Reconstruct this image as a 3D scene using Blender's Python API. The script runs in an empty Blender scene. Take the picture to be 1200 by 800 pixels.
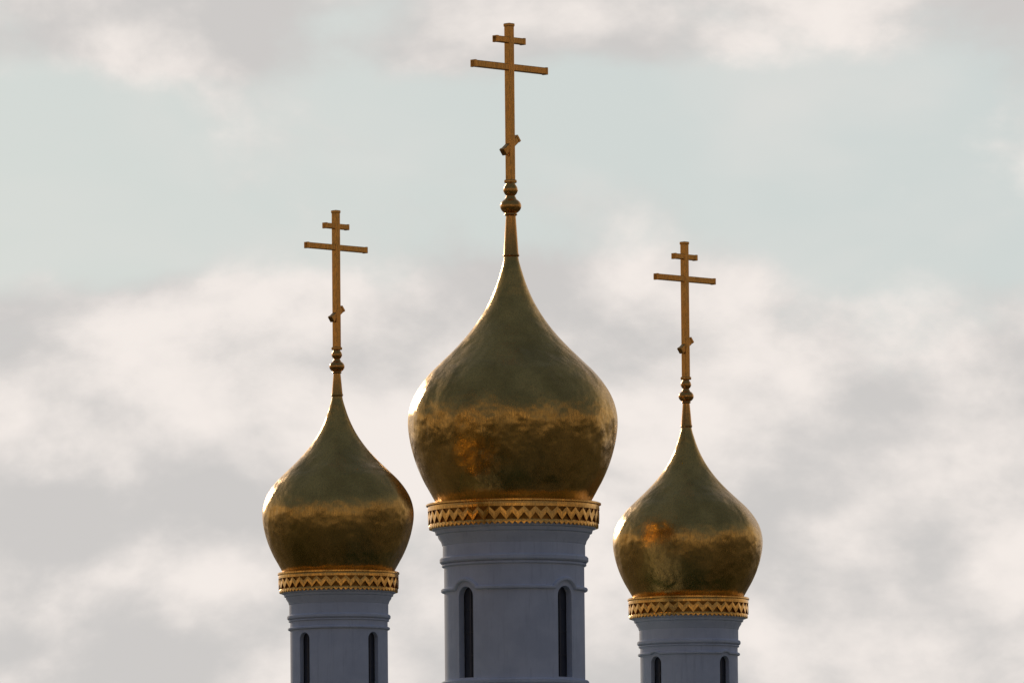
import bpy, bmesh, math
from math import sin, cos, pi, radians, sqrt, atan2
from mathutils import Vector, Matrix

scene = bpy.context.scene
scene.view_settings.view_transform = 'Standard'
scene.view_settings.look = 'None'
scene.view_settings.exposure = 0

SUN_AZ = -21.0   # degrees from +Y, negative = towards -X
SUN_EL = 13.0

# ------------------------------------------------------------ node helper
class NT:
    def __init__(s, tree):
        s.t = tree; s.n = tree.nodes; s.l = tree.links
    def node(s, typ, **kw):
        nd = s.n.new(typ)
        for k, v in kw.items():
            setattr(nd, k, v)
        return nd
    def put(s, sock, v):
        if isinstance(v, bpy.types.NodeSocket): s.l.new(v, sock)
        elif v is not None: sock.default_value = v
    def math(s, op, a, b=None, c=None, clamp=False):
        nd = s.node('ShaderNodeMath', operation=op); nd.use_clamp = clamp
        s.put(nd.inputs[0], a)
        if b is not None: s.put(nd.inputs[1], b)
        if c is not None: s.put(nd.inputs[2], c)
        return nd.outputs[0]
    def mapr(s, v, a, b, c=0.0, d=1.0, interp='SMOOTHSTEP'):
        nd = s.node('ShaderNodeMapRange', interpolation_type=interp)
        s.put(nd.inputs[0], v)
        for i, x in zip((1, 2, 3, 4), (a, b, c, d)): s.put(nd.inputs[i], x)
        return nd.outputs[0]
    def mix(s, f, a, b, blend='MIX'):
        nd = s.node('ShaderNodeMix', data_type='RGBA', blend_type=blend)
        s.put(nd.inputs[0], f); s.put(nd.inputs[6], a); s.put(nd.inputs[7], b)
        return nd.outputs[2]
    def noise(s, vec, scale, detail=4, rough=0.5, dist=0.0):
        nd = s.node('ShaderNodeTexNoise')
        s.l.new(vec, nd.inputs['Vector'])
        nd.inputs['Scale'].default_value = scale
        nd.inputs['Detail'].default_value = detail
        nd.inputs['Roughness'].default_value = rough
        nd.inputs['Distortion'].default_value = dist
        return nd.outputs[0]
    def mapping(s, vec, loc=(0,0,0), rot=(0,0,0), scale=(1,1,1)):
        nd = s.node('ShaderNodeMapping')
        s.l.new(vec, nd.inputs[0])
        nd.inputs[1].default_value = loc; nd.inputs[2].default_value = rot; nd.inputs[3].default_value = scale
        return nd.outputs[0]
    def ramp(s, v, stops, interp='LINEAR'):
        nd = s.node('ShaderNodeValToRGB')
        cr = nd.color_ramp; cr.interpolation = interp
        while len(cr.elements) < len(stops): cr.elements.new(0.5)
        for e, (p, c) in zip(cr.elements, stops):
            e.position = p
            e.color = (c, c, c, 1) if not isinstance(c, tuple) else (*c, 1)
        s.put(nd.inputs[0], v)
        return nd.outputs[0]

def new_mat(name):
    m = bpy.data.materials.new(name); m.use_nodes = True
    nt = NT(m.node_tree)
    return m, nt, m.node_tree.nodes['Principled BSDF']

def bump(nt, bsdf, h, strength, dist):
    b = nt.node('ShaderNodeBump')
    b.inputs['Strength'].default_value = strength
    b.inputs['Distance'].default_value = dist
    nt.l.new(h, b.inputs['Height'])
    nt.l.new(b.outputs[0], bsdf.inputs['Normal'])

# ------------------------------------------------------------ materials
def mat_gold(name, col_a, col_b, rough, wob=0.6, mid=0.0):
    m, nt, b = new_mat(name)
    tc = nt.node('ShaderNodeTexCoord'); o = tc.outputs['Object']
    big = nt.noise(o, 0.9, 3, 0.55)
    fine = nt.noise(nt.mapping(o, rot=(0.0, 0.5, 0.3), scale=(9, 9, 1.6)), 3.4, 3, 0.7)
    grain = nt.noise(o, 26.0, 2, 0.7)
    col = nt.mix(nt.mapr(big, 0.35, 0.65), (*col_a, 1), (*col_b, 1))
    col = nt.mix(nt.mapr(grain, 0.3, 0.75, 0.0, 0.34), col, (0.24, 0.15, 0.06, 1))
    col = nt.mix(nt.mapr(fine, 0.45, 0.7, 0.0, 0.36), col, (0.24, 0.16, 0.07, 1))
    nt.put(b.inputs['Base Color'], col)
    b.inputs['Metallic'].default_value = 1.0
    r = nt.math('ADD', nt.mapr(fine, 0.3, 0.7, rough - 0.06, rough + 0.08), nt.mapr(big, 0.3, 0.7, -0.06, 0.07))
    nt.put(b.inputs['Roughness'], r)
    w = nt.noise(nt.mapping(o, scale=(1, 1, 0.9)), 0.8, 1.5, 0.4)
    h = nt.math('ADD', nt.math('MULTIPLY', w, 1.0), nt.math('MULTIPLY', fine, 0.026))
    h = nt.math('ADD', h, nt.math('MULTIPLY', grain, 0.006))
    if mid:
        h = nt.math('ADD', h, nt.math('MULTIPLY', nt.noise(nt.mapping(o, loc=(3.1, 1.7, 0.4)), 1.6, 2.2, 0.5), mid))
    bump(nt, b, h, wob, 0.30)
    return m

def mat_plain(name, col, rough, metallic=0.0, var=0.12, scale=3.0, bmp=0.15):
    m, nt, b = new_mat(name)
    tc = nt.node('ShaderNodeTexCoord'); o = tc.outputs['Object']
    n = nt.noise(o, scale, 6, 0.6)
    d = tuple(c * (1 - var * 2) for c in col)
    nt.put(b.inputs['Base Color'], nt.mix(nt.mapr(n, 0.3, 0.7), (*d, 1), (*col, 1)))
    nt.put(b.inputs['Roughness'], rough)
    b.inputs['Metallic'].default_value = metallic
    bump(nt, b, nt.noise(o, scale * 9, 5, 0.65), bmp, 0.02)
    return m

def mat_ground():
    m, nt, b = new_mat('grass_and_gravel')
    tc = nt.node('ShaderNodeTexCoord'); o = tc.outputs['Object']
    n = nt.noise(o, 0.03, 4, 0.55); f = nt.noise(o, 0.8, 5, 0.7)
    col = nt.mix(nt.mapr(f, 0.3, 0.7), (0.05, 0.055, 0.022, 1), (0.10, 0.10, 0.045, 1))
    col = nt.mix(nt.mapr(n, 0.50, 0.56), col, (0.30, 0.26, 0.20, 1))
    nt.put(b.inputs['Base Color'], col)
    b.inputs['Roughness'].default_value = 0.95
    bump(nt, b, f, 0.4, 0.1)
    return m

def mat_plaster():
    m, nt, b = new_mat('white_painted_plaster')
    tc = nt.node('ShaderNodeTexCoord'); o = tc.outputs['Object']
    a = nt.noise(o, 1.4, 5, 0.6)
    streak = nt.noise(nt.mapping(o, scale=(5, 5, 0.5)), 1.6, 4, 0.65)
    g = nt.noise(o, 30, 3, 0.6)
    col = nt.mix(nt.mapr(a, 0.3, 0.7), (0.58, 0.65, 0.77, 1), (0.67, 0.74, 0.86, 1))
    col = nt.mix(nt.mapr(streak, 0.5, 0.8, 0, 0.5), col, (0.44, 0.50, 0.60, 1))
    nt.put(b.inputs['Base Color'], col)
    b.inputs['Roughness'].default_value = 0.75
    bump(nt, b, nt.math('ADD', nt.math('MULTIPLY', a, 0.6), nt.math('MULTIPLY', g, 0.3)), 0.35, 0.02)
    return m

GOLD = mat_gold('gilded_dome_sheet', (0.66, 0.39, 0.10), (0.90, 0.55, 0.15), 0.31, 0.60, 0.46)
GOLDX = mat_gold('gilded_cross_metal', (0.80, 0.38, 0.085), (0.90, 0.46, 0.11), 0.30, 0.05)
GOLDB = mat_gold('gilded_cornice_metal', (0.98, 0.52, 0.12), (1.0, 0.58, 0.16), 0.28, 0.12)
GOLDD = mat_plain('dark_gilt_recess', (0.44, 0.20, 0.04), 0.42, 1.0, 0.25, 3)  # simply a darker gilt for the band behind the zigzag
PLASTER = mat_plaster()
GLASS = mat_plain('dark_window_pane', (0.055, 0.062, 0.085), 0.35, 0.0, 0.1, 2, 0.05)
ROOF = mat_plain('green_metal_roof', (0.05, 0.12, 0.08), 0.45, 0.3, 0.1, 1)
GRASS = mat_ground()
STONE = mat_plain('stone_plinth', (0.28, 0.27, 0.25), 0.8, 0, 0.15, 2)

# ------------------------------------------------------------ mesh helpers
def obj_from_bm(name, bm, mat, parent=None, smooth_angle=None, loc=(0,0,0)):
    bmesh.ops.recalc_face_normals(bm, faces=bm.faces[:])
    me = bpy.data.meshes.new(name)
    bm.to_mesh(me); bm.free()
    me.materials.append(mat)
    ob = bpy.data.objects.new(name, me)
    scene.collection.objects.link(ob)
    ob.location = loc
    if parent: ob.parent = parent
    if smooth_angle is not None:
        for p in me.polygons: p.use_smooth = True
        me.set_sharp_from_angle(angle=radians(smooth_angle))
    return ob

def catmull(pts, sub=8):
    P = [pts[0]] + list(pts) + [pts[-1]]
    out = []
    for i in range(1, len(P) - 2):
        p0, p1, p2, p3 = P[i-1], P[i], P[i+1], P[i+2]
        for k in range(sub):
            t = k / sub
            out.append(tuple(0.5 * ((2*p1[j]) + (-p0[j]+p2[j])*t + (2*p0[j]-5*p1[j]+4*p2[j]-p3[j])*t*t
                       + (-p0[j]+3*p1[j]-3*p2[j]+p3[j])*t**3) for j in (0, 1)))
    out.append(tuple(pts[-1]))
    return out

def lathe(bm, prof, seg=128, cap=True):
    rings = []
    for r, z in prof:
        rings.append([bm.verts.new((r*cos(2*pi*i/seg), r*sin(2*pi*i/seg), z)) for i in range(seg)])
    for a, b in zip(rings[:-1], rings[1:]):
        for i in range(seg):
            j = (i+1) % seg
            bm.faces.new((a[i], a[j], b[j], b[i]))
    if cap:
        bm.faces.new(rings[0][::-1]); bm.faces.new(rings[-1])

def box(bm, cx, cy, cz, sx, sy, sz, rot=None, bev=0.0):
    r = bmesh.ops.create_cube(bm, size=1.0)
    vs = r['verts']
    M = Matrix.Diagonal((sx, sy, sz, 1))
    if rot is not None: M = rot.to_4x4() @ M
    M = Matrix.Translation((cx, cy, cz)) @ M
    bmesh.ops.transform(bm, matrix=M, verts=vs)
    if bev:
        es = list({e for v in vs for e in v.link_edges})
        bmesh.ops.bevel(bm, geom=es, offset=bev, segments=2, affect='EDGES', profile=0.5)

def arch_prism(bm, ang, halfw, zbot, zspring, r0, r1, n=16):
    prof = [(-halfw, zbot), (halfw, zbot)] + [(halfw*cos(pi*i/n), zspring + halfw*sin(pi*i/n)) for i in range(n+1)]
    er = Vector((cos(ang), sin(ang), 0)); et = Vector((-sin(ang), cos(ang), 0))
    A = [bm.verts.new(er*r0 + et*u + Vector((0,0,z))) for u, z in prof]
    B = [bm.verts.new(er*r1 + et*u + Vector((0,0,z))) for u, z in prof]
    n2 = len(prof)
    bm.faces.new(A); bm.faces.new(B[::-1])
    for i in range(n2):
        j = (i+1) % n2
        bm.faces.new((A[i], B[i], B[j], A[j]))

def sweep_on_cyl(bm, path, R, w, h):
    N = len(path); rings = []
    for i in range(N):
        a, b = path[i-1], path[(i+1) % N]
        dth = (b[0]-a[0])
        dth = (dth + pi) % (2*pi) - pi
        tx, tz = dth*R, b[1]-a[1]
        L = math.hypot(tx, tz) or 1
        nx, nz = -tz/L, tx/L
        th, z = path[i]
        sec = []
        for off, rr in ((-w/2, R-0.03), (-w/2, R+h*0.7), (-w/4, R+h), (w/4, R+h), (w/2, R+h*0.7), (w/2, R-0.03)):
            t2 = th + nx*off/R; z2 = z + nz*off
            sec.append(bm.verts.new((rr*cos(t2), rr*sin(t2), z2)))
        rings.append(sec)
    m = len(rings[0])
    for i in range(N):
        a, b = rings[i], rings[(i+1) % N]
        for k in range(m):
            bm.faces.new((a[k], a[(k+1)%m], b[(k+1)%m], b[k]))

# ------------------------------------------------------------ tower
CH_YAW = radians(46)    # the church's long wall runs away to the right

DOME = [(90,0),(93.5,6),(99,16),(105.5,28),(112,43),(117.5,60),(121.2,77),(122.8,92),(121.8,106),(117.5,121),
        (109.5,136),(98,151),(84,165),(68.5,180),(54.5,195),(42.5,210),(32.5,225),(24.5,240),(18.2,255),(13.2,270),(9.5,283),(8.3,290)]

def build_tower(loc, u, p):
    """loc: axis point at the dome springing, u metres per unit"""
    root = bpy.data.objects.new('onion_dome_tower', None)
    scene.collection.objects.link(root)
    root.location = loc
    root.rotation_euler = (0, 0, CH_YAW)
    k, kz = p['k'], p['kz']
    # --- dome
    bm = bmesh.new()
    prof = [(r*k*u, z*kz*u) for r, z in DOME]
    prof = catmull(prof, 6)
    lathe(bm, prof, 160)
    obj_from_bm('onion_dome', bm, GOLD, root, 40)
    tip = prof[-1][1]
    # --- finial cone, ball
    c0, ball, top = p['ball_r'], p['ball_z']*u, p['top_z']*u
    br = c0*u
    bm = bmesh.new()
    rb = prof[-1][0]
    lathe(bm, [(rb*1.02, tip-0.02), (rb*1.18, tip+0.02), (rb*1.05, tip+0.08), (rb*0.70, ball-br*0.9), (rb*0.70, ball-br*0.5)], 48)
    pr = [(br*0.45, ball-br*0.95), (br*0.62, ball-br*0.82)]
    for i in range(1, 16):
        a = -pi/2 + pi*i/16
        if abs(sin(a)) < 0.9:
            pr.append((br*cos(a), ball+br*0.78*sin(a)))
    pr += [(br*0.50, ball+br*0.80), (br*0.40, ball+br*1.0), (br*0.55, ball+br*1.15), (br*0.70, ball+br*1.45),
           (br*0.62, ball+br*1.8), (br*0.44, ball+br*2.1), (br*0.42, ball+br*2.3), (br*0.3, ball+br*2.45)]
    lathe(bm, pr, 40)
    obj_from_bm('finial', bm, GOLDX, root, 40)
    # --- cross
    kc = p['kc']
    bw = 8.6*u*kc**0.7     # bar width
    bm = bmesh.new()
    z0 = ball + br*2.2
    box(bm, 0, 0, (z0+top)/2, bw, bw, top-z0, bev=bw*0.10)
    box(bm, 0, 0, top-bw*0.25, bw*1.14, bw*1.14, bw*0.45, bev=bw*0.1)       # stem cap
    cy = 1/cos(CH_YAW)
    def arm(z, L, th, tilt=0.0):
        R = Matrix.Rotation(tilt, 3, 'Y')
        box(bm, 0, 0, z, L, bw*0.82, th, R, bev=bw*0.08)
        for s in (-1, 1):
            v = R @ Vector((s*(L/2-bw*0.2), 0, 0))
            box(bm, v.x, v.y, z+v.z, bw*0.4, bw*0.92, th*1.1, R, bev=bw*0.06)
    arm(p['a1']*u, p['w1']*u*cy, bw*0.85)
    arm(p['a2']*u, p['w2']*u*cy, bw*0.92)
    arm(p['a3']*u, p['w3']*u*cy*1.25, bw*0.95, radians(-38))
    box(bm, 0, 0, z0+bw*0.2, bw*1.3, bw*1.3, bw*0.5, bev=bw*0.15)
    obj_from_bm('orthodox_cross', bm, GOLDX, root)
    # --- gilt cornice
    q = p['q']           # drum scale
    cb = p['band']*u     # band height
    Rt, Rb = 102.5*q*u, 101*q*u
    bm = bmesh.new()
    lathe(bm, [(88*k*u, 0.03), (Rt*0.985, -0.01), (Rt, -0.03), (Rt, -0.07), (Rt*0.985, -0.09)], 128)
    obj_from_bm('cornice_lip', bm, GOLDB, root, 35)
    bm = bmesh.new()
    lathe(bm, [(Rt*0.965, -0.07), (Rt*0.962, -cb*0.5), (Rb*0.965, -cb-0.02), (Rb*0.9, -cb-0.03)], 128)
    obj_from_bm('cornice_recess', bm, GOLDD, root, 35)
    bm = bmesh.new()
    n = p['teeth']
    def P(th, z, off):
        f = -z/cb
        r = (Rt*0.97*(1-f)+Rb*0.97*f) + off
        return (r*cos(th), r*sin(th), z)
    def strip(f0, f1, off, m):
        ring = []
        for i in range(m):
            th = 2*pi*i/m
            a, b = f0(i), f1(i)
            ring.append([bm.verts.new(P(th, -a*cb, off-0.012)), bm.verts.new(P(th, -(a*0.5+b*0.5)*cb, off)), bm.verts.new(P(th, -b*cb, off+0.004)),
                         bm.verts.new(P(th, -b*cb, off-0.06)), bm.verts.new(P(th, -a*cb, off-0.06))])
        for i in range(m):
            a, b = ring[i], ring[(i+1) % m]
            for kk in range(5):
                bm.faces.new((a[kk], a[(kk+1)%5], b[(kk+1)%5], b[kk]))
    strip(lambda i: 0.12, lambda i: 0.36, 0.035, n*2)
    strip(lambda i: (0.36 if i % 2 else 0.60), lambda i: (0.64 if i % 2 else 0.96), 0.045, n*2)
    strip(lambda i: 0.94, lambda i: (1.04 if i % 2 else 1.16), 0.03, n*4)
    obj_from_bm('cornice_ornament', bm, GOLDB, root)
    # --- plaster drum with windows
    zb = p['zbot']
    bm = bmesh.new()
    D = 82*q*u if 'drum' not in p else p['drum']*u
    zc = -cb-0.05
    e = u*p['q']
    Rp = 99*q*u
    lathe(bm, [(Rp*0.93, zc+0.02), (Rp*0.97, zc), (Rp*0.97, zc-3*e), (Rp*0.935, zc-4*e), (Rp*0.925, zc-8*e), (Rp*0.90, zc-9*e),
               (Rp*0.895, zc-12*e), (D+3.2*e, zc-17*e), (D+2*e, zc-21*e), (D+0.6*e, zc-22*e), (D-0.02, zc-22*e)], 128)
    obj_from_bm('plaster_cornice', bm, PLASTER, root, 30)
    ztopd = zc-21.5*e
    zr = p['ring']*u
    bm = bmesh.new()
    seg = 128
    lathe(bm, [(D, zb), (D, zr), (D+1.3*e, zr+0.01), (D+1.3*e, ztopd)], seg, cap=False)
    wt = 8.5*e
    vs = list(bm.verts)
    rings = [vs[i*seg:(i+1)*seg] for i in range(4)]
    inn0 = [bm.verts.new(((D-wt)*cos(2*pi*i/seg), (D-wt)*sin(2*pi*i/seg), zb)) for i in range(seg)]
    inn1 = [bm.verts.new(((D-wt)*cos(2*pi*i/seg), (D-wt)*sin(2*pi*i/seg), ztopd)) for i in range(seg)]
    for i in range(seg):
        j = (i+1) % seg
        bm.faces.new((inn0[j], inn0[i], inn1[i], inn1[j]))
        bm.faces.new((rings[0][j], rings[0][i], inn0[i], inn0[j]))
        bm.faces.new((rings[3][i], rings[3][j], inn1[j], inn1[i]))
    drum = obj_from_bm('drum_wall', bm, PLASTER, root)
    angs = [0, pi/2, pi, 3*pi/2]
    hw = p['hw']*u; wtop = p['wtop']*u; wbot = p['wbot']*u
    cm = bmesh.new()
    for a in angs: arch_prism(cm, a, hw, wbot, wtop-hw, D-wt*2.6, D+wt)
    cut = obj_from_bm('cutter', cm, PLASTER, root)
    bpy.context.view_layer.update()
    md = drum.modifiers.new('b', 'BOOLEAN'); md.operation = 'DIFFERENCE'; md.object = cut; md.solver = 'EXACT'
    dg = bpy.context.evaluated_depsgraph_get()
    me = bpy.data.meshes.new_from_object(drum.evaluated_get(dg))
    drum.modifiers.clear(); drum.data = me
    bpy.data.objects.remove(cut, do_unlink=True)
    for pl in me.polygons: pl.use_smooth = True
    me.set_sharp_from_angle(angle=radians(20))
    bm = bmesh.new()
    lathe(bm, [(D-wt-0.03, zb+0.1), (D-wt-0.03, ztopd-0.1)], 96)
    obj_from_bm('window_glazing', bm, GLASS, root, 40)
    bm = bmesh.new()
    for a in angs:
        R = Matrix.Rotation(a, 3, 'Z')
        v = R @ Vector((D-wt-0.02, 0, 0))
        box(bm, v.x, v.y, (wbot+wtop)/2, 0.04, 0.04, wtop-wbot, R)
        for f in (0.25, 0.5, 0.75):
            box(bm, v.x, v.y, wbot+(wtop-wbot)*f, 0.03, hw*1.9, 0.03, R)
    obj_from_bm('glazing_bars', bm, GLASS, root)
    bm = bmesh.new()
    path = [(2*pi*i/160, zr) for i in range(160)]
    sweep_on_cyl(bm, path, D, 7.0*e, 5.0*e)
    path = [(2*pi*i/160, zr-6*e) for i in range(160)]
    sweep_on_cyl(bm, path, D, 3.0*e, 2.6*e)
    zs = p['string']*u
    hr = hw*1.7
    zsp = wtop-hw
    path = []
    for a in angs:
        dz = max(-0.98, min(0.98, (zs-zsp)/hr)); s0 = math.asin(dz)
        for i in range(0, 21):
            ph = pi - s0 - (pi-2*s0)*i/20
            path.append((a + hr*cos(ph)/D, zsp+hr*sin(ph)))
        th0 = a + hr*cos(s0)/D; th1 = a + pi/2 - hr*cos(s0)/D
        for i in range(1, 30):
            path.append((th0 + (th1-th0)*i/30, zs))
    sweep_on_cyl(bm, path, D, 4.2*e, 3.8*e)
    if p.get('sill') is not None:
        path = [(2*pi*i/160, p['sill']*u) for i in range(160)]
        sweep_on_cyl(bm, path, D, 6*e, 4.5*e)
    obj_from_bm('drum_mouldings', bm, PLASTER, root, 35)
    return root

# z values are units (u) relative to the dome springing line
central = dict(k=1.0, kz=1.0, q=1.0, kc=1.0, ball_r=12.5, ball_z=349, top_z=565, a1=545, w1=34, a2=513, w2=86, a3=421, w3=17,
               band=26, teeth=46, zbot=-7.6, ring=-67, hw=11.5, wtop=-100, wbot=-206, string=-102, sill=-211)
left = dict(k=.722, kz=.712, q=.695, kc=.80, ball_r=9, ball_z=241, top_z=425, a1=406, w1=27, a2=381, w2=69, a3=303, w3=13,
            band=21, teeth=38, zbot=-5.4, ring=-53, hw=8, wtop=-72, wbot=-150, string=-66.5, drum=57)
right = dict(k=.714, kz=.690, q=.695, kc=.80, ball_r=9, ball_z=236, top_z=418, a1=400, w1=27, a2=374, w2=70, a3=296, w3=13,
             band=21, teeth=38, zbot=-5.4, ring=-53, hw=8, wtop=-70, wbot=-150, string=-66.5, drum=57)
t0 = build_tower((0, 0, 18.90), 0.0246, central)
t1 = build_tower((-4.93, -6.0, 16.60), 0.02400, left)
t2 = build_tower((5.12, 6.0, 16.48), 0.02518, right)

# ------------------------------------------------------------ church body under the towers
church = bpy.data.objects.new('orthodox_church', None)
scene.collection.objects.link(church)
church.rotation_euler = (0, 0, radians(50))
bm = bmesh.new()
LX, LY, H = 22.0, 15.0, 9.0
box(bm, 0, 0, H/2+0.4, LX, LY, H-0.8)
walls = obj_from_bm('walls', bm, PLASTER, church)
bm = bmesh.new()
box(bm, 0, 0, 0.4, LX+0.5, LY+0.5, 0.8, bev=0.05)
obj_from_bm('plinth', bm, STONE, church)
bm = bmesh.new()
box(bm, 0, 0, H+0.15, LX+0.9, LY+0.9, 0.3, bev=0.05)
box(bm, 0, 0, H-0.2, LX+0.5, LY+0.5, 0.35, bev=0.05)
obj_from_bm('eaves_cornice', bm, PLASTER, church)
bm = bmesh.new()
a, b_, h0, h1 = LX/2+0.6, LY/2+0.6, H+0.32, 12.2
v = [bm.verts.new(c) for c in ((-a,-b_,h0),(a,-b_,h0),(a,b_,h0),(-a,b_,h0),(-a+5.5,0,h1),(a-5.5,0,h1))]
for f in ((0,1,5,4),(1,2,5),(2,3,4,5),(3,0,4),(3,2,1,0)): bm.faces.new([v[i] for i in f])
obj_from_bm('hip_roof', bm, ROOF, church)
bw_ = bmesh.new(); bt = bmesh.new()
for side in (-1, 1):
    for x in (-8, -4, 0, 4, 8):
        for (bmm, hw, z0, z1, pr_) in ((bw_, 0.55, 3.0, 6.2, 0.05), (bt, 0.75, 2.8, 6.2, 0.03)):
            n = 12
            prof = [(-hw, z0), (hw, z0)] + [(hw*cos(pi*i/n), z1+hw*sin(pi*i/n)) for i in range(n+1)]
            y0, y1 = side*(LY/2-0.1), side*(LY/2+pr_)
            A = [bmm.verts.new((x+uu, y0, zz)) for uu, zz in prof]
            B = [bmm.verts.new((x+uu, y1, zz)) for uu, zz in prof]
            bmm.faces.new(A); bmm.faces.new(B[::-1])
            for i in range(len(prof)):
                j = (i+1) % len(prof); bmm.faces.new((A[i], B[i], B[j], A[j]))
obj_from_bm('windows', bw_, GLASS, church)
obj_from_bm('window_surrounds', bt, PLASTER, church)
bm = bmesh.new()
inv = Matrix.Rotation(radians(-50), 4, 'Z')
for (x, y, r, zt) in ((0,0,2.35,12.4),(-4.93,-6,1.65,11.9),(5.12,6,1.7,11.9)):
    c = inv @ Vector((x, y, 0))
    box(bm, c.x, c.y, (9.5+zt)/2, r*2, r*2, zt-9.5, bev=0.04)
obj_from_bm('drum_pedestals', bm, PLASTER, church)

# ------------------------------------------------------------ ground
bm = bmesh.new()
rings = [0, 30, 100, 400, 1500, 6000]
prev = None
for r in rings:
    if r == 0: cur = [bm.verts.new((0,0,0))]
    else: cur = [bm.verts.new((r*cos(2*pi*i/64), r*sin(2*pi*i/64), 0)) for i in range(64)]
    if prev:
        for i in range(64):
            j = (i+1) % 64
            if len(prev) == 1: bm.faces.new((prev[0], cur[i], cur[j]))
            else: bm.faces.new((prev[i], cur[i], cur[j], prev[j]))
    prev = cur
obj_from_bm('ground', bm, GRASS)

# ------------------------------------------------------------ world
w = bpy.data.worlds.new('World'); scene.world = w; w.use_nodes = True
nt = NT(w.node_tree)
for nd in list(nt.n): nt.n.remove(nd)
out = nt.node('ShaderNodeOutputWorld'); bg = nt.node('ShaderNodeBackground')
nt.l.new(bg.outputs[0], out.inputs[0])
bg.inputs[1].default_value = 0.1
sky = nt.node('ShaderNodeTexSky'); sky.sky_type = 'NISHITA'; sky.sun_disc = False
sky.sun_elevation = radians(SUN_EL); sky.sun_rotation = radians(SUN_AZ)
sky.air_density = 1.0; sky.dust_density = 2.0
tc = nt.node('ShaderNodeTexCoord'); g = tc.outputs['Generated']
sep = nt.node('ShaderNodeSeparateXYZ'); nt.l.new(g, sep.inputs[0])
X, Y, Z = sep.outputs
v1 = nt.mapping(g, loc=(0.77, 0.2, 0.115), scale=(1, 1, 1.5))
n1 = nt.noise(v1, 24, 8, 0.54, 0.15)
v2 = nt.mapping(g, loc=(1.73, 0.4, 2.31), scale=(1, 1, 1.35))
n2 = nt.noise(v2, 38, 8, 0.55, 0.12)
v3 = nt.mapping(g, loc=(4.13, 1.2, 0.72), scale=(1, 1, 1.8))
n3 = nt.noise(v3, 20, 4, 0.5, 0.3)
# same field sampled a little lower down: gives the lit upper edges of the cumulus
v4 = nt.mapping(g, loc=(0.77, 0.2, 0.115-0.014), scale=(1, 1, 1.5))
n4 = nt.noise(v4, 24, 6, 0.54, 0.15)
zz = nt.mapr(Z, 0.03, 0.15, 0, 1, 'LINEAR')
bias = nt.ramp(zz, [(0.0, 0.74), (0.38, 0.66), (0.50, 0.54), (0.58, 0.35), (0.70, 0.36), (0.77, 0.60), (1.0, 0.74)], 'EASE')
cm_ = nt.math('ADD', bias, nt.math('MULTIPLY', nt.math('SUBTRACT', n1, 0.5), 1.0))
mask = nt.mapr(cm_, 0.39, 0.57)
S = 10.0
def C(r, g_, b): return (r*S, g_*S, b*S, 1)
bright = C(0.90, 0.835, 0.79); shade = C(0.61, 0.59, 0.575)
gap = C(0.575, 0.64, 0.645)
body = nt.math('ADD', nt.math('MULTIPLY', n2, 0.55), nt.math('MULTIPLY', n3, 0.45))
body = nt.math('ADD', body, nt.math('MULTIPLY', nt.math('SUBTRACT', n4, n1), -0.8))
cl = nt.mix(nt.mapr(body, 0.38, 0.64), shade, bright)
veil = nt.mix(0.96, sky.outputs[0], gap)
# thin streaks of high cloud in the gap
veil = nt.mix(nt.mapr(n3, 0.42, 0.66, 0.0, 0.55), veil, C(0.76, 0.74, 0.71))
front = nt.mix(mask, veil, cl)
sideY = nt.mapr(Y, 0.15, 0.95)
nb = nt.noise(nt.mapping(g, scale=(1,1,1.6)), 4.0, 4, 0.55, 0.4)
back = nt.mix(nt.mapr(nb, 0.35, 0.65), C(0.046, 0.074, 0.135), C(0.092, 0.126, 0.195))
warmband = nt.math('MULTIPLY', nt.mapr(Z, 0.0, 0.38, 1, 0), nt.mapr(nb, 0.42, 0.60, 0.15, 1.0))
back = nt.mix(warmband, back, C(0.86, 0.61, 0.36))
up = nt.mapr(Z, 0.15, 0.75)
front = nt.mix(up, front, C(0.11, 0.155, 0.24))
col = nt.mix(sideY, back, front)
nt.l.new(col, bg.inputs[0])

# ------------------------------------------------------------ sun
sd = bpy.data.lights.new('sun', 'SUN'); sd.energy = 1.3; sd.angle = radians(3.0); sd.color = (1.0, 0.80, 0.58)
so = bpy.data.objects.new('sun', sd); scene.collection.objects.link(so)
az, el = radians(SUN_AZ), radians(SUN_EL)
dirv = Vector((sin(az)*cos(el), cos(az)*cos(el), sin(el)))
so.rotation_euler = dirv.to_track_quat('Z', 'Y').to_euler()

# ------------------------------------------------------------ camera
cd = bpy.data.cameras.new('camera'); cam = bpy.data.objects.new('camera', cd)
scene.collection.objects.link(cam)
cd.lens = 306.1; cd.sensor_width = 36; cd.clip_start = 1; cd.clip_end = 20000
M = Matrix.Rotation(radians(95), 4, 'X') @ Matrix.Rotation(radians(-0.54), 4, 'Z')
cam.matrix_world = Matrix.Translation((0, -250, 1.7)) @ M
scene.camera = cam
